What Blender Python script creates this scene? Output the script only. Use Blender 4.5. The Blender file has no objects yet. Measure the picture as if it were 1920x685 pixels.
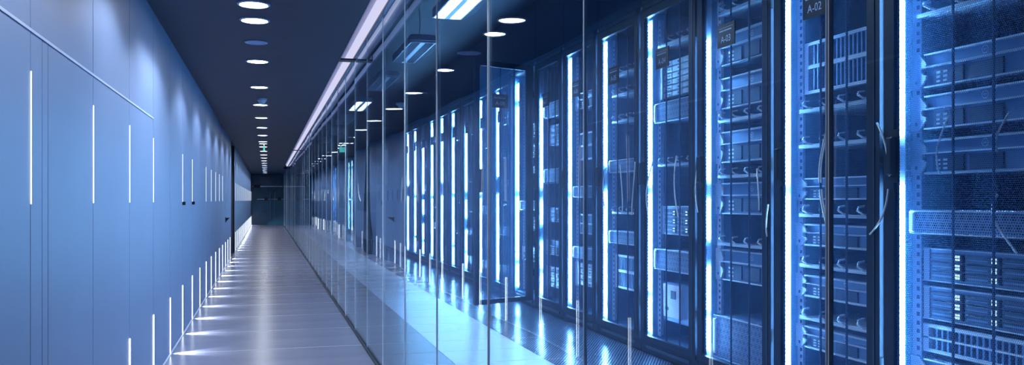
import bpy, math, random
from mathutils import Vector, Matrix
random.seed(7)
sc = bpy.context.scene
C = sc.collection

# ------------------------------------------------------------------ camera, world, exposure
H = 1.3                                   # camera height in metres; all sizes below are multiples of H
TH = math.radians(16.14)
cam_d = bpy.data.cameras.new('camera'); cam = bpy.data.objects.new('camera', cam_d); C.objects.link(cam)
cam.location = (0, 0, H); cam.rotation_euler = (math.pi/2, 0, -TH)
cam_d.sensor_width = 36; cam_d.lens = 36*1588/1920; cam_d.shift_y = 33.5/1920
cam_d.clip_start = .02; cam_d.clip_end = 200
sc.camera = cam
world = bpy.data.worlds.new('world'); sc.world = world; world.use_nodes = True
bgn = world.node_tree.nodes.get('Background') or world.node_tree.nodes.new('ShaderNodeBackground')
bgn.inputs[0].default_value = (0, 0, 0, 1); bgn.inputs[1].default_value = 0
vs = sc.view_settings
sc.display_settings.display_device = 'sRGB'
vs.view_transform = 'Standard'; vs.look = 'None'; vs.gamma = 1; vs.use_curve_mapping = False
vs.exposure = -0.25
cy = sc.cycles
cy.use_denoising = True
cy.max_bounces = 9; cy.diffuse_bounces = 3; cy.glossy_bounces = 5; cy.transparent_max_bounces = 24
cy.sample_clamp_indirect = 4; cy.sample_clamp_direct = 0
cy.caustics_reflective = False; cy.caustics_refractive = False

# strengths of the lamps the place has
DOWN_W, DOWN_EM, STRIP_LO, STRIP_HI, LED_EM, TUBE_EM, COVE_EM, FOOT_W = 56, 45.0, 7.0, 2.6, 330.0, 130.0, 1.1, 75.0

# ------------------------------------------------------------------ layout (multiples of H; z counted from the floor)
XL, XG, XR = -.606, .651, 2.39            # left wall, glass, rack fronts
CEIL = 2.05; COVE = 2.098; HALLC = 2.86
Y0, YEND = -2.2, 36.0
PY, PYD = 2.527, .847                     # first wall joint in view, joint spacing
GY, GYD = .874, .8165                     # glass joints
RY, RW = 2.877, .772                      # seam between the first two racks in view, rack width
def dY(d, X): return (d - X*math.sin(TH))/math.cos(TH)

# ------------------------------------------------------------------ materials
MATS = {}
def new_mat(name):
    m = bpy.data.materials.new(name); m.use_nodes = True
    nt = m.node_tree; nt.nodes.clear()
    out = nt.nodes.new('ShaderNodeOutputMaterial')
    MATS[name] = m
    return m, nt, out
def nd(nt, t, **k):
    n = nt.nodes.new(t)
    for a, b in k.items(): setattr(n, a, b)
    return n
def principled(name, col, rough=.5, metal=0., var=.06, scale=6., bump=0., bscale=80., spec=.5, rvar=0., stretch=(1,1,1), coat=0.):
    m, nt, out = new_mat(name)
    b = nd(nt, 'ShaderNodeBsdfPrincipled')
    nt.links.new(b.outputs[0], out.inputs[0])
    tc = nd(nt, 'ShaderNodeTexCoord'); mp = nd(nt, 'ShaderNodeMapping'); mp.inputs['Scale'].default_value = stretch
    nt.links.new(tc.outputs['Object'], mp.inputs[0])
    no = nd(nt, 'ShaderNodeTexNoise'); no.inputs['Scale'].default_value = scale; no.inputs['Detail'].default_value = 4
    nt.links.new(mp.outputs[0], no.inputs['Vector'])
    rp = nd(nt, 'ShaderNodeValToRGB')
    rp.color_ramp.elements[0].position = .3; rp.color_ramp.elements[1].position = .7
    rp.color_ramp.elements[0].color = tuple(c*(1-var) for c in col)+(1,)
    rp.color_ramp.elements[1].color = tuple(min(1, c*(1+var)) for c in col)+(1,)
    nt.links.new(no.outputs['Fac'], rp.inputs[0]); nt.links.new(rp.outputs[0], b.inputs['Base Color'])
    b.inputs['Roughness'].default_value = rough; b.inputs['Metallic'].default_value = metal
    b.inputs['Specular IOR Level'].default_value = spec
    b.inputs['Coat Weight'].default_value = coat
    if rvar:
        mr = nd(nt, 'ShaderNodeMapRange')
        mr.inputs['To Min'].default_value = max(0, rough-rvar); mr.inputs['To Max'].default_value = rough+rvar
        nt.links.new(no.outputs['Fac'], mr.inputs[0]); nt.links.new(mr.outputs[0], b.inputs['Roughness'])
    if bump:
        n2 = nd(nt, 'ShaderNodeTexNoise'); n2.inputs['Scale'].default_value = bscale
        nt.links.new(mp.outputs[0], n2.inputs['Vector'])
        bp = nd(nt, 'ShaderNodeBump'); bp.inputs['Strength'].default_value = bump; bp.inputs['Distance'].default_value = .004
        nt.links.new(n2.outputs['Fac'], bp.inputs['Height']); nt.links.new(bp.outputs[0], b.inputs['Normal'])
    return m
def emissive(name, col, strength):
    m, nt, out = new_mat(name)
    e = nd(nt, 'ShaderNodeEmission'); e.inputs[0].default_value = col+(1,); e.inputs[1].default_value = strength
    nt.links.new(e.outputs[0], out.inputs[0]); return m

def math_node(nt, op, a, b=None):
    n = nd(nt, 'ShaderNodeMath', operation=op)
    for i, v in enumerate((a, b)):
        if v is None: continue
        if isinstance(v, (int, float)): n.inputs[i].default_value = v
        else: nt.links.new(v, n.inputs[i])
    return n.outputs[0]
def hole_mask(nt, pitch, radius, ax=('Y', 'Z')):
    """staggered round perforation: 1 in a hole, 0 on the sheet"""
    tc = nd(nt, 'ShaderNodeTexCoord'); sp = nd(nt, 'ShaderNodeSeparateXYZ')
    nt.links.new(tc.outputs['Object'], sp.inputs[0])
    u = math_node(nt, 'DIVIDE', sp.outputs[ax[0]], pitch); v = math_node(nt, 'DIVIDE', sp.outputs[ax[1]], pitch*1.732)
    def dist(off):
        a = math_node(nt, 'SUBTRACT', math_node(nt, 'FRACT', math_node(nt, 'ADD', u, off)), .5)
        b = math_node(nt, 'MULTIPLY', math_node(nt, 'SUBTRACT', math_node(nt, 'FRACT', math_node(nt, 'ADD', v, off)), .5), 1.732)
        return math_node(nt, 'ADD', math_node(nt, 'MULTIPLY', a, a), math_node(nt, 'MULTIPLY', b, b))
    return math_node(nt, 'LESS_THAN', math_node(nt, 'MINIMUM', dist(0.), dist(.5)), radius*radius)

principled('wall_blue', (.195, .30, .52), .42, 0, .04, 1.6, spec=.45)
principled('joint_dark', (.05, .07, .13), .5)
principled('trim_metal', (.62, .72, .92), .4, .2)
principled('ceiling_dark', (.010, .024, .062), .55, 0, .15, 3, spec=.3)
principled('floor_slab', (.21, .23, .33), .24, 0, .10, 1.6, spec=.8, rvar=.05, stretch=(.6, 2, 1))
principled('floor_inlay', (.82, .85, .95), .3, .2)
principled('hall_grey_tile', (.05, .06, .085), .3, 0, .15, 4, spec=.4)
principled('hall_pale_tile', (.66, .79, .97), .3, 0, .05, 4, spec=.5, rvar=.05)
principled('black_metal', (.012, .016, .03), .4, .3, .1)
principled('rack_metal', (.008, .017, .045), .45, 0, .12, 8, spec=.3)
principled('panel_dark', (.03, .06, .11), .3, .2, .2, 2, spec=.6, rvar=.06)
principled('rack_inner', (.13, .29, .55), .5, .1, .1, 10)
principled('rail_white', (.85, .9, 1.), .4, .1, .05)
principled('unit_blue', (.2, .36, .62), .38, .3, .1, 12)
principled('unit_light', (.75, .86, 1.), .35, .1, .06, 12)
principled('unit_dark', (.02, .04, .1), .5, .1, .15, 20)
principled('white_plastic', (.8, .84, .95), .4, 0, .03)
principled('sign_black', (.012, .015, .03), .35)
principled('sign_print', (.55, .7, 1.), .5)
principled('cable_white', (.92, .96, 1.), .35, 0, .1, 60)
principled('steel', (.5, .58, .72), .22, .9, .05, 5)
principled('column_grey', (.35, .4, .58), .3, .1, .08, 3)
principled('door_teal', (.022, .11, .2), .15, .0, .15, 2, spec=.7)
principled('edge_glass', (.75, .88, 1.), .3, .0, .05)
emissive('strip_lower', (.86, .92, 1.), STRIP_LO)
emissive('strip_upper', (.78, .88, 1.), STRIP_HI)
emissive('downlight_glow', (.95, .97, 1.), DOWN_EM)
emissive('led_blue', (.22, .56, 1.), LED_EM)
emissive('tube_glow', (.68, .85, 1.), TUBE_EM)
emissive('cove_glow', (.72, .72, 1.), COVE_EM)
emissive('led_small', (.55, .8, 1.), 3.)
emissive('exit_glow', (.1, .65, .6), 1.2)
principled('cove_white', (.7, .71, .85), .6, 0, .03)
principled('lamp_off', (.45, .56, .85), .5, 0, .03)

def glass():
    m, nt, out = new_mat('pane_glass')
    lw = nd(nt, 'ShaderNodeLayerWeight'); lw.inputs[0].default_value = .5
    f = math_node(nt, 'POWER', lw.outputs['Facing'], 5.)
    f = math_node(nt, 'ADD', math_node(nt, 'MULTIPLY', f, .82), .02)
    tr = nd(nt, 'ShaderNodeBsdfTransparent'); tr.inputs[0].default_value = (.87, .95, 1., 1)
    gl = nd(nt, 'ShaderNodeBsdfGlossy'); gl.inputs['Roughness'].default_value = .0; gl.inputs[0].default_value = (.82, .91, 1, 1)
    tc = nd(nt, 'ShaderNodeTexCoord'); no = nd(nt, 'ShaderNodeTexNoise'); no.inputs['Scale'].default_value = 1.1; no.inputs['Detail'].default_value = 0
    nt.links.new(tc.outputs['Object'], no.inputs['Vector'])
    bp = nd(nt, 'ShaderNodeBump'); bp.inputs['Strength'].default_value = 1.; bp.inputs['Distance'].default_value = .0035
    nt.links.new(no.outputs['Fac'], bp.inputs['Height']); nt.links.new(bp.outputs[0], gl.inputs['Normal'])
    mx = nd(nt, 'ShaderNodeMixShader'); nt.links.new(f, mx.inputs[0]); nt.links.new(tr.outputs[0], mx.inputs[1]); nt.links.new(gl.outputs[0], mx.inputs[2])
    nt.links.new(mx.outputs[0], out.inputs[0])
glass()
def mesh_sheet():
    m, nt, out = new_mat('perforated_sheet')
    hole = hole_mask(nt, .0083*H, .41)
    tr = nd(nt, 'ShaderNodeBsdfTransparent')
    b = nd(nt, 'ShaderNodeBsdfPrincipled'); b.inputs['Base Color'].default_value = (.05, .11, .26, 1); b.inputs['Roughness'].default_value = .35; b.inputs['Metallic'].default_value = .3
    tl = nd(nt, 'ShaderNodeBsdfTranslucent'); tl.inputs[0].default_value = (.25, .5, .95, 1)
    m2 = nd(nt, 'ShaderNodeMixShader'); m2.inputs[0].default_value = .4
    nt.links.new(b.outputs[0], m2.inputs[1]); nt.links.new(tl.outputs[0], m2.inputs[2])
    mx = nd(nt, 'ShaderNodeMixShader'); nt.links.new(hole, mx.inputs[0]); nt.links.new(m2.outputs[0], mx.inputs[1]); nt.links.new(tr.outputs[0], mx.inputs[2])
    nt.links.new(mx.outputs[0], out.inputs[0])
mesh_sheet()
def perforated_solid(name, col, dark, pitch, rad, ax, rough, metal):
    m, nt, out = new_mat(name)
    hole = hole_mask(nt, pitch, rad, ax)
    b = nd(nt, 'ShaderNodeBsdfPrincipled'); b.inputs['Roughness'].default_value = rough; b.inputs['Metallic'].default_value = metal
    mc = nd(nt, 'ShaderNodeMix', data_type='RGBA'); mc.inputs[6].default_value = col+(1,); mc.inputs[7].default_value = dark+(1,)
    nt.links.new(hole, mc.inputs[0]); nt.links.new(mc.outputs[2], b.inputs['Base Color'])
    inv = math_node(nt, 'SUBTRACT', 1., hole)
    bp = nd(nt, 'ShaderNodeBump'); bp.inputs['Strength'].default_value = .6; bp.inputs['Distance'].default_value = .003
    nt.links.new(inv, bp.inputs['Height']); nt.links.new(bp.outputs[0], b.inputs['Normal'])
    nt.links.new(inv, b.inputs['Specular IOR Level'])
    nt.links.new(b.outputs[0], out.inputs[0])
perforated_solid('perforated_tile', (.22, .34, .58), (.004, .006, .015), .02*H, .36, ('X', 'Y'), .2, .2)
perforated_solid('perforated_face', (.34, .48, .75), (.01, .02, .05), .011*H, .33, ('Y', 'Z'), .4, .3)

# ------------------------------------------------------------------ mesh helpers (all coordinates in multiples of H)
class MB:
    def __init__(self): self.v = []; self.f = []; self.m = []; self.mats = []
    def mi(self, mat):
        if mat not in self.mats: self.mats.append(mat)
        return self.mats.index(mat)
    def add(self, vs_, fs, mat):
        o = len(self.v); self.v += [tuple(p) for p in vs_]; k = self.mi(mat)
        for f in fs: self.f.append([i+o for i in f]); self.m.append(k)
        return self
    def box(self, x0, x1, y0, y1, z0, z1, mat):
        v = [(x, y, z) for x in (x0, x1) for y in (y0, y1) for z in (z0, z1)]
        return self.add(v, [(0,1,3,2), (4,6,7,5), (0,4,5,1), (2,3,7,6), (0,2,6,4), (1,5,7,3)], mat)
    def bevbox(self, x0, x1, y0, y1, z0, z1, mat, b):
        """box whose four edges around the -x face are chamfered"""
        v = [(x0, y0+b, z0+b), (x0, y1-b, z0+b), (x0, y1-b, z1-b), (x0, y0+b, z1-b),
             (x0+b, y0, z0), (x0+b, y1, z0), (x0+b, y1, z1), (x0+b, y0, z1),
             (x1, y0, z0), (x1, y1, z0), (x1, y1, z1), (x1, y0, z1)]
        f = [(0,3,2,1)]
        for i in range(4):
            j = (i+1) % 4
            f += [(i, j, 4+j, 4+i), (4+i, 4+j, 8+j, 8+i)]
        f.append((8,9,10,11))
        return self.add(v, f, mat)
    def prism(self, pts, x0, x1, mat):          # polygon in (y, z) pushed along x
        n = len(pts); v = [(x0, a, b) for a, b in pts]+[(x1, a, b) for a, b in pts]
        f = [tuple(range(n-1, -1, -1)), tuple(range(n, 2*n))]+[(i, (i+1) % n, n+(i+1) % n, n+i) for i in range(n)]
        return self.add(v, f, mat)
    def lathe(self, prof, mat, n=32, c=(0, 0, 0)):   # profile (r, z) about z
        v = []; f = []
        for r, z in prof:
            for i in range(n):
                a = 2*math.pi*i/n; v.append((c[0]+r*math.cos(a), c[1]+r*math.sin(a), c[2]+z))
        for k in range(len(prof)-1):
            for i in range(n):
                j = (i+1) % n; f.append((k*n+i, k*n+j, (k+1)*n+j, (k+1)*n+i))
        return self.add(v, f, mat)
    def disc(self, r, z, mat, n=32, up=False):
        v = [(r*math.cos(2*math.pi*i/n), r*math.sin(2*math.pi*i/n), z) for i in range(n)]
        return self.add(v, [tuple(range(n)) if up else tuple(range(n-1, -1, -1))], mat)
    def ringx(self, x, y, z, r0, r1, mat, n=20):     # flat ring facing -x
        v = []
        for r in (r0, r1):
            v += [(x, y+r*math.cos(2*math.pi*i/n), z+r*math.sin(2*math.pi*i/n)) for i in range(n)]
        return self.add(v, [(i, (i+1) % n, n+(i+1) % n, n+i) for i in range(n)], mat)
    def tube(self, pts, r, mat, n=8):
        pts = [Vector(p) for p in pts]; v = []; f = []
        for i, p in enumerate(pts):
            t = (pts[min(i+1, len(pts)-1)]-pts[max(i-1, 0)]).normalized()
            a = t.cross(Vector((0, 0, 1)))
            if a.length < .05: a = t.cross(Vector((1, 0, 0)))
            a.normalize(); b = t.cross(a)
            for k in range(n):
                an = 2*math.pi*k/n; v.append(p+a*(r*math.cos(an))+b*(r*math.sin(an)))
        for i in range(len(pts)-1):
            for k in range(n):
                j = (k+1) % n; f.append((i*n+k, i*n+j, (i+1)*n+j, (i+1)*n+k))
        f.append(tuple(range(n-1, -1, -1))); f.append(tuple(range((len(pts)-1)*n, len(pts)*n)))
        return self.add(v, f, mat)
    def mesh(self, name):
        me = bpy.data.meshes.new(name)
        me.from_pydata([(a*H, b*H, c*H) for a, b, c in self.v], [], self.f)
        for m in self.mats: me.materials.append(MATS[m])
        me.polygons.foreach_set('material_index', self.m); me.update()
        return me
def bez(a, b, c, d, n=16):
    a, b, c, d = map(Vector, (a, b, c, d)); o = []
    for i in range(n+1):
        t = i/n; o.append(a*(1-t)**3+b*3*t*(1-t)**2+c*3*t*t*(1-t)+d*t**3)
    return o
def link(name, data, parent=None, loc=(0, 0, 0), rz=0.):
    o = bpy.data.objects.new(name, data); C.objects.link(o)
    o.location = tuple(c*H for c in loc); o.rotation_euler = (0, 0, rz); o.parent = parent
    return o
def part(name, mb, parent=None, loc=(0, 0, 0), rz=0.):
    return link(name, mb if isinstance(mb, bpy.types.Mesh) else mb.mesh(name), parent, loc, rz)
def tag(o, label, cat, group=None):
    o['label'] = label; o['category'] = cat
    if group: o['group'] = group
    return o
def struct(o, label=None, cat=None):
    o['kind'] = 'structure'
    if label: o['label'] = label
    if cat: o['category'] = cat
    return o
def B(*a): return MB().box(*a)
CACHE = {}
def cached(key, fn):
    if key not in CACHE: CACHE[key] = fn().mesh(key if isinstance(key, str) else key[0])
    return CACHE[key]
def thing(name, loc, label, cat, group=None, rz=0.):
    return tag(link(name, None, None, loc, rz), label, cat, group)

# ================================================================== corridor floor
NJ = 40
JY = [PY+PYD*k for k in range(-6, NJ)]
fl = struct(part('floor', B(XL-.05, 2.39+.95, Y0-.1, YEND+.3, -.08, -.022, 'joint_dark')), 'dark base under the corridor slabs and hall tiles', 'floor')
slab = lambda: MB().box(XL+.012, XG-.02, -PYD/2+.0035, PYD/2-.0035, -.022, 0, 'floor_slab')
inl = lambda: B(XL+.012, XG-.02, -.0032, .0032, -.022, .0002, 'floor_inlay')
for y in JY:
    if y > YEND-.1: continue
    part('floor_slab', cached('floor_slab', slab), fl, (0, y+PYD/2, 0))
    part('joint_inlay', cached('joint_inlay', inl), fl, (0, y, 0))
# hall floor: grey tiles, pale tiles, perforated tiles
TY = PYD/2
def tile(x0, x1, mat): return lambda: MB().box(x0, x1, .0022, TY-.0022, -.022, 0, mat)
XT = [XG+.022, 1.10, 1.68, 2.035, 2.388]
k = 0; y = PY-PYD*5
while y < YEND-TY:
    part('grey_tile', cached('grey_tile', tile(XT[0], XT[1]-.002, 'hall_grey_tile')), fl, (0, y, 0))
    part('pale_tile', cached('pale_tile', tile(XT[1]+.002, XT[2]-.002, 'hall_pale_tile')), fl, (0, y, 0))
    if y < 21:
        for i, nm in ((2, 'a'), (3, 'b')):
            part('perforated_tile', cached('perforated_tile'+nm, tile(XT[i]+.002, XT[i+1]-.002, 'perforated_tile')), fl, (0, y, 0))
    else:
        part('grey_tile', cached('grey_tile_wide', tile(XT[2]+.002, 3.3, 'hall_grey_tile')), fl, (0, y, 0))
    y += TY

# ================================================================== left wall with panels and joints
wl = struct(part('wall_left', MB().box(XL-.2, XL-.02, Y0, dY(14.93, XL), -.05, CEIL+.1, 'joint_dark').box(XL-.2, XL-.02, dY(16.34, XL), YEND, -.05, CEIL+.1, 'joint_dark')
                 .box(XL-.9, XL-.85, dY(14.9, XL)-.3, dY(16.34, XL)+.3, -.05, CEIL+.1, 'black_metal')),
            'blue panelled wall along the corridor with upright joints', 'wall')
TRZ = 1.455
yo0, yo1 = dY(14.93, XL), dY(16.34, XL)
def wpanel(y0, y1, z0, z1, mat='wall_blue'):
    g = .003
    part('wall_panel', MB().box(XL-.02, XL, y0+g, y1-g, z0, z1, mat), wl)
tr_end = PY+3*PYD
for i, y in enumerate(JY):
    y0, y1 = max(y, Y0), y+PYD
    if y1 <= Y0 or y0 > YEND: continue
    if y0 < yo0 < y1: y1 = yo0
    if y0 < yo1 < y1: y0 = yo1
    if yo0 <= y0 and y1 <= yo1+1e-6: continue
    y1 = min(y1, YEND)
    if y1 <= tr_end+.01:
        if abs(y-PY) < .01:                        # the panel with the narrow upright strip beside its joint
            yb0, yb1 = dY(1001.8/(500.5-79), XL), dY(1001.8/(500.5-90), XL)
            wpanel(y0, yb0, .006, TRZ-.004); wpanel(yb0, yb1, .006, TRZ-.004); wpanel(yb1, y1, .006, TRZ-.004)
        else: wpanel(y0, y1, .006, TRZ-.004)
        wpanel(y0, y1, TRZ+.004, CEIL)
    else: wpanel(y0, y1, .006, CEIL)
tm = struct(part('trim_1', MB().box(XL-.012, XL+.003, Y0, tr_end, TRZ-.0042, TRZ+.0042, 'trim_metal')), 'thin pale metal trim running level across the wall panels', 'trim')
bb = struct(part('baseboard_left', MB().box(XL, XL+.011, Y0, yo0, 0, .004, 'trim_metal').box(XL, XL+.011, yo1, YEND, 0, .004, 'trim_metal')), 'thin metal edge where the blue wall meets the floor', 'trim')
for y in (yo0, yo1):
    struct(part('trim_2', B(XL-.02, XL+.004, y-.012, y+.012, 0, CEIL, 'black_metal')), 'black jamb of the dark opening in the blue wall', 'trim')
# light strips in the joints
lo_m = lambda: B(XL+.0004, XL+.0045, -.0036, .0036, .006, .365, 'strip_lower')
lo_f = lambda: B(XL+.0004, XL+.0028, -.002, .002, .006, .365, 'strip_lower')
hi_m = lambda: B(XL+.0004, XL+.0032, -.0017, .0017, .99, 1.345, 'strip_upper')
hi_d = lambda: B(XL+.0004, XL+.003, -.001, .001, .99, 1.345, 'strip_upper')
for i, y in enumerate(JY):
    if y < .5 or y > YEND-.3 or yo0-.05 < y < yo1+.02: continue
    sx = '_offscreen' if y < PY+.01 else ''
    o = part('foot_light_strip'+sx, cached('foot_light_strip', lo_m) if y < yo1 else cached('foot_light_strip_far', lo_f), None, (0, y, 0))
    tag(o, 'short white light strip rising from the floor in a joint of the blue wall', 'light strip', 'light strips along the foot of the blue wall')
    l = bpy.data.lights.new('foot_beam', 'SPOT'); l.energy = FOOT_W; l.color = (.86, .9, 1.); l.spot_size = math.radians(84); l.spot_blend = .6; l.shadow_soft_size = .004
    b_ = link('foot_beam'+sx, l, o, (XL+.014, 0, .022)); b_.rotation_euler = (0, math.radians(-73), 0)
    j = round((y-PY)/PYD)
    if j in (-1, 0, 1, 2, 3):
        tag(part('joint_light_strip'+('_offscreen' if j < 0 else ''), cached('joint_light_strip', hi_m), None, (0, y, 0)), 'upright white light strip at eye level below the metal trim', 'light strip', 'eye level light strips under the trim')
    elif j in (5, 6):
        o = thing('joint_light_strip', (0, y, 0), 'upright white light strip with a black clip at its lower end', 'light strip', 'light strips with black clips')
        part('tube', cached('joint_light_strip', hi_m), o)
        part('clip', cached('strip_clip', lambda: B(XL+.0004, XL+.022, -.016, .016, .965, .99, 'black_metal')), o)
    elif j in (8, 9, 10, 11, 12) or j > 16:
        tag(part('joint_light_strip', cached('faint_strip', hi_d), None, (0, y, 0)), 'hair-thin upright light strip at eye level on the plain blue wall far from the trim', 'light strip', 'hair-thin eye level strips')
ds = thing('door_stop', (XL, dY(12.9, XL), .705), 'small black wedge bracket on the blue wall before the dark opening', 'bracket')
part('plate', B(.0005, .008, -.03, .03, -.04, .04, 'black_metal'), ds)
part('wedge', MB().add([(.008, -.05, .03), (.008, .05, .03), (.06, .05, .03), (.06, -.05, .03), (.008, -.05, -.03), (.008, .05, -.03)], [(0,1,2,3), (0,4,5,1), (0,3,4), (1,5,2), (3,2,5,4)], 'black_metal'), ds)

# ================================================================== ceilings
struct(part('ceiling', MB().box(XL-.05, .522, Y0, YEND, CEIL, CEIL+.048, 'ceiling_dark').box(.522, XG+.05, 29., YEND, CEIL, CEIL+.048, 'ceiling_dark')
            .box(XL-.05, XG+.06, Y0, YEND, CEIL+.1, CEIL+.14, 'ceiling_dark')), 'flat dark blue corridor ceiling', 'ceiling')
struct(part('ceiling_hall', B(XG-.05, 3.4, Y0, YEND, HALLC, HALLC+.05, 'ceiling_dark')), 'dark ceiling over the server hall', 'ceiling')
struct(part('wall_bulkhead', B(XG+.012, XG+.06, Y0, YEND, COVE, HALLC, 'ceiling_dark')), 'dark bulkhead above the glass', 'wall')
cv = struct(part('trim_3', MB().box(.52, XG-.008, Y0, 28.2, COVE+.04, COVE+.05, 'cove_white').box(.519, .523, Y0, 28.2, CEIL, COVE, 'cove_white')), 'white recessed ceiling slot along the glass', 'trim')
L = 6.39
cl = link('linear_ceiling_light', None, None, (0, 0, COVE)); tag(cl, 'continuous pale light channel in the ceiling slot above the glass', 'ceiling light')
y = Y0+.05
while y < 28:
    y1 = min(y+2.4, 28.1)
    part('diffuser', B(.598, XG-.0165, y+.003, y1-.003, -.006, .04, 'cove_glow'), cl)
    y = y1
for d, lb in ((6.39, 'flat dark bracket crossing the white ceiling slot beside the unlit downlight'), (17.9, 'flat dark bracket crossing the white ceiling slot toward its far end')):
    yy = dY(d, .58)
    o = part('slot_bracket', MB().box(.5225, XG-.008, yy-.05, yy+.05, CEIL+.002, CEIL+.014, 'black_metal').box(.5225, .53, yy-.05, yy+.05, CEIL+.014, COVE-.002, 'black_metal'), None)
    tag(o, lb, 'bracket', 'brackets across the ceiling slot')

# ================================================================== glass wall
wr = link('wall_right', None, None, (XG, 0, 0)); struct(wr, 'frameless glass wall of tall panes between corridor and server hall', 'wall')
part('floor_track', MB().box(-.018, .02, Y0, YEND, -.02, .003, 'black_metal').box(-.016, -.009, Y0, YEND, .003, .011, 'black_metal').box(.009, .016, Y0, YEND, .003, .011, 'black_metal'), wr)
part('head_track', MB().box(-.014, .014, Y0, YEND, COVE-.012, COVE, 'steel').box(-.016, -.012, Y0, YEND, COVE-.02, COVE, 'black_metal'), wr)
pane = lambda: B(-.003, .003, .0036, GYD-.0036, .006, COVE-.014, 'pane_glass')
joint = lambda: MB().box(-.003, .003, -.00095, .00095, .004, COVE-.012, 'black_metal').box(-.0032, .0032, -.0036, -.001, .004, COVE-.012, 'edge_glass').box(-.0032, .0032, .001, .0036, .004, COVE-.012, 'edge_glass')
k = -3; rg = random.Random(3)
while GY+k*GYD < YEND-.1:
    y = GY+k*GYD
    p = part('glass_pane', cached('glass_pane', pane), wr, (0, y, 0)); p.rotation_euler = (0, math.radians(rg.uniform(-.1, .1)), math.radians(rg.uniform(-.16, .16)))
    part('pane_joint', cached('pane_joint', joint), wr, (0, y, 0))
    k += 1

# ================================================================== end wall with glass double door
we = struct(part('wall_far', MB().box(XL-.9, 3.4, YEND, YEND+.2, -.05, HALLC+.05, 'door_teal')), 'dark teal wall closing the corridor', 'wall')
struct(part('wall_near', MB().box(XL-.9, 3.4, Y0-.2, Y0, -.05, HALLC+.05, 'panel_dark')), 'dark wall behind the viewpoint', 'wall')
def ex(x): return .9606*(x-500.5)*34.9/1588
dr = struct(link('door_1', None, None, (0, YEND, 0)), 'dark glass double door with long upright handles at the corridor end', 'door')
xa, xm, xb = ex(482), ex(511.5), ex(540)
for a, b in ((xa, xm), (xm, xb)):
    lf = part('door_leaf', B(a+.006, b-.006, -.03, -.008, .01, 1.55, 'door_teal'), dr)
    xh = b-.09 if b == xm else a+.09
    part('handle', MB().tube([(xh, -.09, .26), (xh, -.09, 1.33)], .022, 'steel').box(xh-.012, xh+.012, -.09, -.03, .38, .42, 'steel').box(xh-.012, xh+.012, -.09, -.03, 1.18, 1.22, 'steel'), lf)
    xl = xh-.17 if b == xm else xh+.17
    part('lock_case', B(xl-.07, xl+.07, -.05, -.03, .99, 1.11, 'black_metal'), lf)
    part('lock_rail', B(a+.01, b-.01, -.036, -.03, 1.035, 1.055, 'steel'), lf)
part('transom_bar', B(XL+.02, XG-.03, -.04, -.002, 1.555, 1.585, 'steel'), dr)
for xx in (xa, xb): part('patch_fitting', B(xx-.13, xx+.13, -.05, -.04, 1.51, 1.63, 'black_metal'), dr)
part('side_light', B(XL+.03, xa-.006, -.03, -.008, .01, 1.55, 'door_teal'), dr)
part('transom_pane', B(XL+.03, XG-.03, -.03, -.008, 1.59, CEIL-.01, 'door_teal'), dr)

# ================================================================== corridor downlights
def downlight(d, lit=True, r=.085, label=None, group='lit downlights along the corridor ceiling', off=False):
    sx = '_offscreen' if off else ''
    y = dY(d, -.068)
    o = thing('downlight'+sx, (-.068, y, CEIL), label or 'lit round recessed downlight in the dark corridor ceiling', 'ceiling light', group if lit else None)
    part('rim', cached(('rim', r), lambda: MB().lathe([(r, -.0003), (r, -.006), (r*.88, -.009), (r*.84, -.004), (r*.84, -.0003)], 'trim_metal', 40)), o)
    part('diffuser'+sx, cached(('diffuser', r, lit), lambda: MB().disc(r*.84, -.0035, 'downlight_glow' if lit else 'lamp_off', 40)), o)
    if lit:
        l = bpy.data.lights.new('downlight_beam', 'SPOT'); l.energy = DOWN_W; l.color = (.86, .88, 1.)
        l.spot_size = math.radians(142); l.spot_blend = .3; l.shadow_soft_size = .04
        lo = link('downlight_beam'+sx, l, o, (0, 0, -.03))
    return o
for k in range(-2, 20):
    downlight(4.92+1.45*k, off=k < 0)
downlight(4.52, r=.085, label='extra lit downlight close before another one where the spacing is broken', group=None)
downlight(15.62, r=.08, label='lit downlight almost touching its neighbour by the teal sign', group=None)
downlight(5.61, lit=False, r=.074, label='unlit round pale blue downlight between lit ones')
sd = thing('smoke_detector', (-.05, dY(8.73, -.05), CEIL), 'white domed smoke detector hanging under the dark ceiling', 'smoke detector')
part('base', MB().lathe([(0, -.0003), (.05, -.0003), (.05, -.02), (.044, -.024)], 'white_plastic', 24), sd)
part('sensor_dome', MB().lathe([(.044, -.024), (.036, -.034), (.03, -.05), (.016, -.058), (0, -.06)], 'white_plastic', 24), sd)
es = thing('exit_sign', (-.05, dY(15.35, -.05), CEIL), 'small glowing teal sign hung below the corridor ceiling', 'sign')
part('rod', B(-.006, .006, -.006, .006, -.06, -.0003, 'steel'), es)
part('lit_panel', B(-.016, .016, -.012, .012, -.155, -.06, 'exit_glow'), es)

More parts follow.
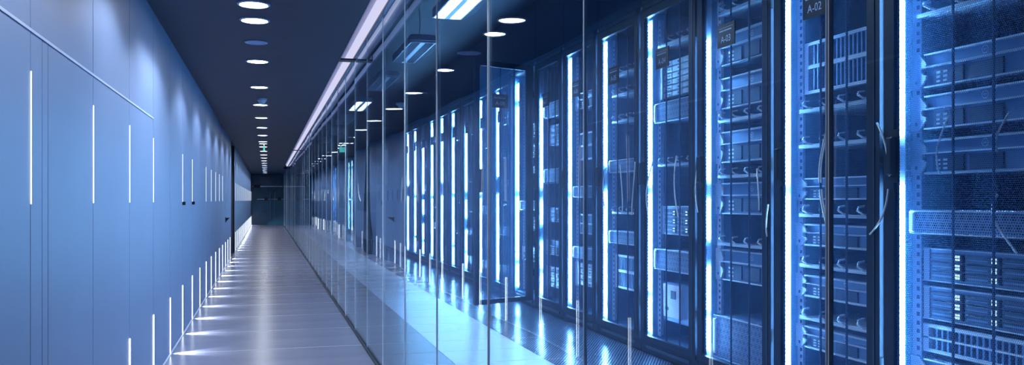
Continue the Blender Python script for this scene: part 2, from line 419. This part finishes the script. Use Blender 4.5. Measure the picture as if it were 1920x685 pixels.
# ================================================================== hall ceiling luminaires
def luminaire(dnear, dfar, lit, label, group=None, sx=''):
    X0, X1, z = 1.307, 1.55, 2.5
    y0, y1 = dY(dnear, 1.43), dY(dfar, 1.43)
    Lc = y1-y0; w = X1-X0
    o = thing('louvre_light'+sx, (X0, y0, z), label, 'ceiling light', group)
    part('housing', MB().box(0, w, 0, Lc, .05, .075, 'unit_light').box(0, .012, 0, Lc, 0, .05, 'unit_light').box(w-.012, w, 0, Lc, 0, .05, 'unit_light')
         .box(.012, w-.012, 0, .012, 0, .05, 'unit_light').box(.012, w-.012, Lc-.012, Lc, 0, .05, 'unit_light').box(.1, w-.1, .012, Lc-.012, 0, .05, 'unit_light'), o)
    part('end_flange', MB().add([(-.01, -.02, .02), (w+.01, -.02, .02), (w-.02, -.02, .075), (.02, -.02, .075), (-.01, 0, .02), (w+.01, 0, .02), (w-.02, 0, .075), (.02, 0, .075)],
         [(0,1,2,3), (4,7,6,5), (0,4,5,1), (2,6,7,3), (0,3,7,4), (1,5,6,2)], 'unit_light'), o)
    for a, b in ((.012, .1), (w-.1, w-.012)):
        part('tube'+sx, MB().tube([((a+b)/2, .03, .03), ((a+b)/2, Lc-.03, .03)], .016, 'tube_glow' if lit else 'white_plastic'), o)
        n = 16
        for i in range(1, n):
            yy = Lc*i/n
            part('louvre_blade', cached(('louvre_blade',), lambda: B(0, .088, -.002, .002, 0, .022, 'unit_light')), o, (a, yy, 0))
    for yy in (.2, Lc-.2):
        part('hanger', B(w/2-.003, w/2+.003, yy-.003, yy+.003, .075, HALLC-z-.0005, 'steel'), o)
    return o
base = 7.0
luminaire(base-1.18-2.37, base-2.37, True, 'lit twin tube louvre light over the first racks of the hall', sx='_offscreen')
luminaire(base-1.18, base, True, 'lit twin tube louvre light hung before an unlit one')
luminaire(8.05, 9.23, False, 'unlit louvre light next to the lit one', None)
luminaire(10.3, 11.6, False, 'unlit louvre light between an unlit and a lit louvre light')
luminaire(12.9, 14.2, True, 'lit twin tube louvre light past the two unlit ones')
luminaire(15.5, 16.8, False, 'unlit louvre light deep in the hall before the first column')
luminaire(18.2, 19.5, False, 'unlit louvre light deep in the hall above the air handling cabinet')
luminaire(21., 22.3, False, 'unlit louvre light above the metal clad columns')

# ================================================================== server racks
W = RW; ZT = 2.294
SEGS = [((.13, .36), (.40, 1.04), (1.10, 1.96), (2.02, 2.17)), ((.13, 1.07), (1.27, 2.18)), ((.15, 1.02), (1.08, 2.18)), ((.14, .32), (.37, .62), (.78, 1.0), (1.12, 1.93))]
def rack_parts(root, num, door=True, detail=True, ang=None):
    part('plinth', cached('plinth', lambda: B(.012, .9, .003, W-.003, 0, .066, 'rack_metal').box(.004, .012, .09, W-.09, .03, .05, 'panel_dark')), root)
    part('side_panel', cached('side_near', lambda: B(.035, .9, .003, .01, .066, 2.25, 'rack_inner')), root)
    part('side_panel', cached('side_far', lambda: B(.035, .9, W-.01, W-.003, .066, 2.25, 'rack_inner')), root)
    part('back_panel', cached('back_panel', lambda: B(.885, .9, .01, W-.01, .066, 2.25, 'unit_dark')), root)
    part('top_panel', cached('top_panel', lambda: B(.0, .9, .003, W-.003, 2.253, ZT, 'rack_metal').box(-.006, 0, .05, W-.05, 2.26, 2.285, 'panel_dark')), root)
    part('base_panel', cached('base_panel', lambda: B(.035, .885, .01, W-.01, .068, .085, 'rack_inner')), root)
    part('name_tag', cached('name_tag', lambda: B(-.004, -.0003, W-.1, W-.03, 2.262, 2.283, 'white_plastic')), root)
    for s in (0, 1):
        r = part('mounting_rail', cached(('mounting_rail', s), lambda: B(.108, .114, (.05 if not s else W-.095), (.095 if not s else W-.05), .1, 2.2, 'rail_white').box(.114, .15, (.05 if not s else W-.054), (.054 if not s else W-.05), .1, 2.2, 'rail_white')), root)
        def holes(s=s):
            m = MB(); yy = .066 if not s else W-.088
            for i in range(60): m.box(.1075, .108, yy, yy+.016, .13+i*.034, .146+i*.034, 'unit_dark')
            return m
        h = part('rail_holes', cached(('rail_holes', s), holes), r); h['kind'] = 'stuff'
    def channel():
        m = MB().box(.066, .072, W-.056, W-.0105, .1, 2.2, 'rail_white')
        return m
    ch = part('led_channel', cached('led_channel', channel), root)
    vk = num % 4
    def beads():
        m = MB()
        for a, b in SEGS[vk]:
            z = a
            while z < b:
                m.box(.052, .066, W-.038, W-.020, z, z+.0085, 'led_blue'); z += .021
        return m
    bd = part('led_beads', cached(('led_beads', vk), beads), ch); bd['kind'] = 'stuff'
    def inner():
        m = MB()
        for yy in (.16, .6): m.box(.8, .82, yy, yy+.05, .09, 2.22, 'unit_dark')
        for i, yy in enumerate((.2, .3, .36, .47, .52)): m.tube([(.76+.01*i, yy, .1), (.75, yy+.02, 1.1), (.77, yy-.01, 2.2)], .009, 'unit_dark', 6)
        return m
    part('rear_cabling', cached('rear_cabling', inner), root)
    # door
    def frame():
        y0, y1, a, b = .012, W-.012, .09, W-.068
        m = MB().box(0, .03, y0, a, .072, 2.25, 'rack_metal').box(0, .03, b, y1, .072, 2.25, 'rack_metal').box(0, .03, a, b, .072, .113, 'rack_metal').box(0, .03, a, b, 2.2, 2.25, 'rack_metal')
        q = .03
        for (cy_, cz, sy, sz) in ((a, .113, 1, 1), (b, .113, -1, 1), (a, 2.2, 1, -1), (b, 2.2, -1, -1)):
            pts = [(cy_, cz)]+[(cy_+sy*q*(1-math.sin(t)), cz+sz*q*(1-math.cos(t))) for t in [i*math.pi/10 for i in range(6)]]
            if sy*sz < 0: pts = pts[::-1]
            m.prism(pts, .002, .028, 'rack_metal')
        m.box(-.004, 0, a-.05, a-.044, .1, 2.22, 'panel_dark')
        return m
    def fill(dr_):
        part('mesh_panel', cached('mesh_panel', lambda: MB().add([(.016, .085, .108), (.016, W-.063, .108), (.016, W-.063, 2.205), (.016, .085, 2.205)], [(0, 3, 2, 1)], 'perforated_sheet')), dr_)
        part('stiffener', cached('stiffener', lambda: B(.018, .026, .24, .246, .113, 2.2, 'unit_dark').box(.018, .026, .42, .426, .113, 2.2, 'unit_dark')), dr_)
        part('handle', cached('door_handle', lambda: MB().box(-.008, 0, W-.1, W-.055, 1.07, 1.28, 'black_metal').bevbox(-.034, -.008, W-.094, W-.061, 1.10, 1.25, 'black_metal', .006)), dr_)
        part('hinge', cached('door_hinge', lambda: B(-.006, .02, .004, .0118, .3, .36, 'black_metal').box(-.006, .02, .004, .0118, 1.15, 1.21, 'black_metal').box(-.006, .02, .004, .0118, 1.95, 2.01, 'black_metal')), dr_)
    dm = cached('rack_door', frame)
    if door:
        d = part('door', dm, root); fill(d)
    elif ang is not None:
        d = part('door', dm, root, (-.002, .004, 0), ang); fill(d)
        d.scale = (1, .88, 1)
    # sign
    if num:
        if door: sy, sx, par, rz = .30, -.004, root, 0
        sg = part('rack_sign', cached('rack_sign', lambda: B(-.006, 0, 0, .175, 0, .125, 'sign_black').box(-.0064, -.006, .015, .16, .103, .1045, 'sign_print')), root,
                  (-.001, .34, 1.833) if door else None or (0, 0, 0))
        if not door:
            M = Matrix.Rotation(ang, 4, 'Z'); v = M @ Vector((-.001, .31, 0)); sg.location = ((v.x-.002)*H, (v.y+.004)*H, 1.833*H); sg.rotation_euler = (0, 0, ang)
        def dashes():
            m = MB(); y = .155; rr = random.Random(num)
            while y > .03:
                w = rr.choice((.006, .009, .012)); m.box(-.0064, -.006, y-w, y, .085, .0925, 'sign_print'); y -= w+.004
            return m
        part('small_print', cached(('small_print', num), dashes), sg)
        cu = bpy.data.curves.new('lettering', 'FONT'); cu.body = 'A-%02d' % num; cu.size = .052*H; cu.align_x = 'CENTER'; cu.resolution_u = 3
        to = bpy.data.objects.new('tmp_text', cu); C.objects.link(to)
        dg = bpy.context.evaluated_depsgraph_get()
        me = bpy.data.meshes.new_from_object(to.evaluated_get(dg)); bpy.data.objects.remove(to)
        me.materials.clear(); me.materials.append(MATS['sign_print'])
        t = link('lettering', me, sg, (-.0066, .0875, .025)); t.rotation_euler = (math.pi/2, 0, -math.pi/2)

# ---- rack-mounted units: origin at (rack front plane, near seam, bottom of the unit)
YA, YB = .098, W-.098                      # between the rails
def chassis(h, mat='unit_blue', x0=.125, dep=.55, b=.006):
    return lambda: MB().bevbox(x0, x0+dep, YA, YB, .002, h-.002, mat, b)
def ears(o, h, tall=False):
    e = min(.02, h*.2)
    def f(s):
        def g():
            y0, y1 = (W-.13, W-.05) if s else (.05, .13)
            yi, yo = (y0, y1) if s else (y1, y0)
            c = (yo-yi)*.45
            pts = [(yo, 0), (yi+c, 0), (yi, h*.28), (yi, h*.36), (yi+c*.7, h*.44), (yi+c*.7, h*.56), (yi, h*.64), (yi, h*.72), (yi+c, h), (yo, h)]
            if s: pts = pts[::-1]
            return MB().prism(pts, .099, .1072, 'rail_white')
        return g
    for s in (0, 1):
        p = part('rack_ear', cached(('rack_ear', s, round(h, 3)), f(s)), o)
        part('screw', cached(('screw', s, round(h, 3)), lambda: MB().ringx(.0985, (W-.08 if s else .08), h*.2, 0.0005, .008, 'unit_dark', 10)), p)
def u_switch(o, h):
    part('chassis', cached(('chassis', h), chassis(h)), o); ears(o, h)
    part('lip', cached(('lip', h), lambda: B(.1, .125, YA+.02, YB-.02, h*.58, h*.62, 'unit_light').box(.1, .125, YA+.02, YB-.02, 0.003, .010, 'unit_light').box(.1, .125, YA+.02, YB-.02, h-.010, h-.003, 'unit_light')), o)
    part('emblem', cached(('emblem', h), lambda: MB().ringx(.1235, .38, h*.8, .012, .016, 'unit_light').box(.1228, .1235, .373, .387, h*.8-.003, h*.8+.003, 'unit_light')), o)
    def mod():
        m = MB().box(.116, .1245, YB-.2, YB-.05, h*.1, h*.52, 'unit_dark').box(.116, .1245, YB-.38, YB-.23, h*.1, h*.52, 'unit_dark')
        for a in range(2):
            for b in range(3): m.box(.114, .116, YB-.09-.035*a, YB-.07-.035*a, h*(.14+.12*b), h*(.20+.12*b), 'unit_light')
        return m
    part('port_block', cached(('port_block', h), mod), o)
def u_tray(o, h):
    def tr():
        return MB().box(.09, .5, YA, YB, 0, .009, 'unit_light').box(.084, .092, YA, YB, 0, .016, 'unit_light')
    part('shelf', cached(('shelf',), tr), o)
    for i in range(4):
        y = YA+.08+i*.13
        part('cable_ring', cached('cable_ring', lambda: MB().tube([(.1, 0, .012), (.06, .01, .02), (.05, .03, .035), (.07, .05, .05), (.1, .05, .055)], .005, 'unit_light', 6)), o, (0, y, 0))
def u_drive(o, h):
    part('chassis', cached(('chassis_d', h), chassis(h, 'unit_blue')), o)
    part('bezel', cached(('bezel', h), lambda: B(.118, .125, YB-.03, YB, .004, h-.004, 'unit_light').box(.118, .125, YA, YA+.03, .004, h-.004, 'unit_light').box(.116, .125, YA, YB, h-.008, h-.003, 'unit_light').box(.116, .125, YA, YB, .003, .007, 'unit_light')), o)
    rh = (h-.03)/3
    for c in range(3):
        for r in range(3):
            def bay():
                m = MB().bevbox(.112, .125, 0, .155, 0, rh*.86, 'unit_dark', .003)
                m.box(.1105, .112, .05, .145, rh*.3, rh*.45, 'unit_blue')
                for a in range(2):
                    for b in range(2): m.box(.1095, .112, .012+.012*a, .020+.012*a, rh*(.18+.32*b), rh*(.18+.32*b)+.008, 'led_small')
                return m
            part('drive_bay', cached(('drive_bay', h), bay), o, (0, YA+.04+c*.168, .015+r*rh))
def u_vent(o, h):
    part('chassis', cached(('chassis_v', h), chassis(h, 'unit_dark', .14)), o)
    part('frame', cached(('vframe', h), lambda: B(.115, .14, YA, YB, h-.016, h-.002, 'unit_light').box(.115, .14, YA, YB, .002, .016, 'unit_light').box(.115, .14, YA, YA+.02, .016, h-.016, 'unit_light').box(.115, .14, YB-.03, YB, .016, h-.016, 'unit_light').box(.115, .14, YA, YB, h*.48, h*.56, 'unit_light')), o)
    n = 18
    for i in range(n):
        y = YA+.03+(YB-YA-.07)*i/n
        part('grille_slat', cached(('grille_slat', h), lambda: B(.122, .14, 0, .009, .016, h-.016, 'unit_blue')), o, (0, y, 0))
def u_blade(o, h):
    part('chassis', cached(('chassis_b', h), chassis(h, 'unit_dark', .14)), o)
    nr = max(3, round(h/.045)); rh = (h-.01)/nr
    for c in range(4):
        for r in range(nr):
            part('blade', cached(('blade', h), lambda: MB().bevbox(.113, .14, .004, .138, .004, rh-.003, 'unit_light', .004).box(.1115, .113, .02, .06, rh*.35, rh*.6, 'unit_dark')), o, (0, YA+.002+c*.143, .005+r*rh))
    part('rack_ear', cached(('bear', h), lambda: B(.1, .1072, W-.13, W-.05, 0, h, 'rail_white').box(.1, .1072, .05, .11, 0, h, 'rail_white')), o)
def u_flat(o, h):
    part('chassis', cached(('chassis_f', h), lambda: MB().box(.106, .6, YA+.002, YB-.002, .004, h-.004, 'unit_blue').bevbox(.076, .106, .058, W-.058, .002, h-.002, 'perforated_face', .012)), o)
    part('top_edge', cached(('top_edge', h), lambda: B(.071, .08, .075, W-.075, h-.01, h-.004, 'unit_light').box(.071, .08, .075, W-.075, .003, .008, 'unit_light')), o)
    part('side_latch', cached(('side_latch', h), lambda: MB().bevbox(.066, .08, W-.1, W-.072, h*.1, h*.9, 'rail_white', .005)), o)
def u_power(o, h):
    part('chassis', cached(('chassis_p', h), chassis(h, 'unit_blue')), o)
    part('panel', cached(('ppanel', h), lambda: MB().bevbox(.112, .125, YB-.26, YB-.02, h*.12, h*.95, 'white_plastic', .004)), o)
    def dots():
        m = MB()
        for a in range(2):
            for b in range(8): m.box(.117, .124, YA+.12+.05*a, YA+.145+.05*a, h*(.1+.1*b), h*(.15+.1*b), 'unit_light')
        return m
    part('socket_row', cached(('socket', h), dots), o)
    part('breaker', cached(('breaker', h), lambda: B(.108, .112, YB-.2, YB-.14, h*.6, h*.8, 'unit_dark').box(.108, .112, YB-.1, YB-.06, h*.3, h*.38, 'unit_dark')), o)
KINDS = {
 's': (u_switch, 'switch_unit', 'blue network switch with white ears', 'network switch'),
 't': (u_tray, 'cable_tray', 'pale tray with curled cable rings', 'cable tray'),
 'd': (u_drive, 'drive_server', 'server with dark drive bays', 'server'),
 'v': (u_vent, 'vented_server', 'server with upright slat grille', 'server'),
 'b': (u_blade, 'blade_chassis', 'pale blade chassis with a grid of modules', 'server'),
 'f': (u_flat, 'flat_server', 'server with plain perforated front', 'server'),
 'p': (u_power, 'power_unit', 'power unit with white front panel', 'power unit')}
ORD = ['first', 'second', 'third', 'fourth', 'fifth', 'sixth', 'seventh', 'eighth', 'ninth', 'tenth', 'eleventh', 'twelfth', 'thirteenth']
RACKS = {
 1: [('t', 1.98, .06), ('t', 1.72, .06), ('s', 1.44, .14), ('s', 1.275, .14), ('s', 1.10, .14), ('f', .865, .10), ('d', .68, .135), ('d', .53, .135), ('v', .40, .115), ('s', .24, .14)],
 2: [('t', 2.0, .06), ('v', 1.51, .25), ('t', 1.42, .06), ('t', 1.25, .06), ('s', 1.0, .11), ('t', .92, .06), ('s', .78, .11), ('t', .68, .06), ('s', .535, .11), ('t', .43, .06), ('s', .29, .11)],
 3: [('t', 2.05, .06), ('s', 1.76, .18), ('s', 1.515, .18), ('t', 1.44, .06), ('s', 1.21, .18), ('t', 1.125, .06), ('s', .92, .18), ('t', .745, .06), ('s', .545, .18), ('f', .10, .25)],
 4: [('t', 2.0, .06), ('b', 1.66, .25), ('f', 1.505, .135), ('t', 1.22, .06), ('d', .775, .19), ('f', .545, .14), ('p', .21, .26)],
 5: [('t', 1.915, .06), ('t', 1.765, .06), ('t', 1.57, .06), ('f', 1.2, .1), ('v', .35, .25), ('f', .68, .1), ('t', .9, .06)],
 6: [('v', 1.33, .23), ('s', 1.75, .14), ('f', 1.02, .1), ('v', .72, .17), ('f', .52, .1), ('b', .29, .20)],
 7: [('d', 1.5, .19), ('f', 1.75, .14), ('f', 1.15, .14), ('d', .8, .135), ('s', .5, .14), ('b', .2, .20)],
 8: [('d', 1.62, .135), ('d', 1.42, .135), ('d', 1.2, .135), ('f', .9, .1), ('d', .7, .135), ('s', .4, .14)],
}
rr = random.Random(11)
CNT = {}
def make_rack(num, y0, units, sign=True):
    nm = 'A-%02d' % num
    lab = 'tall dark server rack signed %s with perforated door and blue light strip' % nm
    if num == 8: lab = 'server rack A-08 with its perforated door swung open toward the glass'
    if num == 0: lab = 'server rack without a sign beside rack A-01'
    root = thing('server_rack', (XR, y0, 0), lab, 'server rack', 'row of server racks')
    rack_parts(root, num, door=(num != 8), ang=math.radians(111.3) if num == 8 else None)
    for i, (t, z, h) in enumerate(sorted(units, key=lambda u: -u[1])):
        fn, name, desc, cat = KINDS[t]
        where = 'rack %s' % nm if num else 'the unsigned rack'
        pos = ORD[i]+' from the top' if i else 'topmost unit'
        o = thing(name, (XR, y0, z), '%s, %s in %s' % (desc, pos, where), cat, 'units mounted in the racks')
        fn(o, h)
    return root
roots = {}
for num in range(0, 18):
    y0 = RY+RW*(num-2)
    if num in RACKS: u = RACKS[num]
    elif num == 0: u = [('s', 1.5, .14), ('d', 1.2, .135), ('f', .9, .1), ('d', .6, .135)]
    else:
        u = []; z = .2
        while z < 2.0:
            t = rr.choice('sfdft'); h = {'s': .14, 'f': .1, 'd': .135, 't': .06}[t]
            u.append((t, z, h)); z += h+rr.uniform(.12, .35)
    roots[num] = make_rack(num, y0, u)

# cables looped over the rack doors
def cable(num, pts, r=.0055, name='patch_cable'):
    part(name, MB().tube(pts, r, 'cable_white', 7), roots[num])
def arc(num, y0, y1, z0, z1, bow, x=-.012, r=.0042):
    cable(num, bez((x, y0, z0), (x-.01, y0+bow, z0+(z1-z0)*.33), (x-.01, y1+bow, z0+(z1-z0)*.66), (x, y1, z1)), r)
cable(1, bez((-.012, W+.012, 1.315), (-.012, W-.03, 1.25), (-.012, W-.055, 1.19), (-.012, W-.058, 1.095)), .0042)
cable(1, bez((-.012, W-.052, 1.045), (-.012, W-.045, .96), (-.012, W-.0, .90), (-.012, W+.055, .86)), .0042)
arc(1, .46, .50, 1.31, 1.10, .03, .035); arc(1, .19, .24, 1.30, 1.17, .02, .035); arc(1, .24, .16, 1.02, .82, .05, .035)
for q in (0, .014):
    cable(2, bez((.012, .345+q, 1.33), (.012, .385+q, 1.25), (.012, .415+q, 1.15), (.012, .405+q, 1.08)), .0038)
    cable(2, bez((.012, .40+q, 1.05), (.012, .40+q, .99), (.012, .365+q, .93), (.012, .355+q, .88)), .0038)
arc(3, .12, .10, 1.16, .95, -.02, -.01); arc(3, .02, .03, .98, .82, .0, -.01); arc(3, W-.04, W-.04, 1.2, .93, .02, -.01)
arc(4, .22, .2, 1.27, .9, .03); arc(4, .55, .62, 1.25, .92, .05, -.01)
arc(5, .05, .1, 1.26, .9, -.02); arc(5, .3, .26, 1.25, .92, -.04); arc(5, .55, .57, 1.24, .93, .05)

# ---- panels above the racks, back wall of the hall
wa = struct(link('wall_above_racks', None, None, (XR, 0, ZT)), 'dark glossy panels above the row of racks', 'wall')
for num in range(-1, 18):
    y0 = RY+RW*(num-2)
    part('wall_panel', cached('upper_panel', lambda: B(.012, .06, .002, W-.002, .002, HALLC-ZT-.001, 'panel_dark')), wa, (0, y0, 0))
ytail = RY+RW*16
struct(part('wall_hall', MB().box(3.3, 3.4, Y0, YEND, -.05, HALLC, 'panel_dark')), 'dark wall at the back of the server hall', 'wall')

# ---- air handling cabinet and columns past the racks
ac = thing('air_handler', (XR, ytail+.02, 0), 'pale tall air handling cabinet with small notices at the end of the rack row', 'cabinet')
aw = 4.15
part('body', MB().bevbox(.006, .85, 0, aw, .05, 2.28, 'column_grey', .006), ac)
part('plinth', B(.02, .85, .01, aw-.01, 0, .05, 'black_metal'), ac)
for i in range(6):
    d_ = part('door', MB().bevbox(-.006, .006, .02+i*.685, .69+i*.685, .08, 2.24, 'column_grey', .004), ac)
    part('handle', B(-.022, -.006, .06+i*.685, .10+i*.685, 1.0, 1.2, 'black_metal'), d_)
part('notice', B(-.009, -.006, 2.2, 2.6, 1.33, 2.05, 'white_plastic'), ac)
part('notice', B(-.009, -.006, 3.0, 3.25, .9, 1.0, 'unit_dark'), ac)
part('notice', B(-.009, -.006, 3.55, 3.8, 1.35, 1.7, 'unit_dark'), ac)
def column(X, d0, d1, label):
    y0, y1 = dY(d0, X), dY(d1, X)
    o = thing('clad_column', (X, (y0+y1)/2, 0), label, 'column', 'metal clad columns of the hall')
    hw = (y1-y0)/2
    part('upper_cladding', MB().bevbox(0, .8, -hw, hw, 1.2, HALLC-.001, 'column_grey', .03), o)
    part('middle_cladding', MB().bevbox(-.006, .8, -hw, hw, .72, 1.198, 'steel', .03), o)
    part('lower_cladding', MB().bevbox(0, .8, -hw, hw, 0, .718, 'column_grey', .03), o)
column(XR, 21.2, 23.6, 'grey column with a shiny metal middle just past the dark gap')
column(XR, 27.2, 29.5, 'grey column with a shiny metal middle deeper in the hall')
for num, yy in ((18, dY(24.6, XR)), (19, dY(25.5, XR)), (20, dY(30.4, XR)), (21, dY(31.2, XR))):
    u = [('f', .5, .1), ('s', .9, .14), ('d', 1.3, .135), ('f', 1.7, .1)]
    root = thing('server_rack', (XR, yy, 0), 'far unsigned rack with blue light strip, %s the %s grey column' % (('right behind', 'second behind')[num % 2], 'first' if num < 20 else 'second'), 'server rack', 'far racks by the columns')
    rack_parts(root, 0)
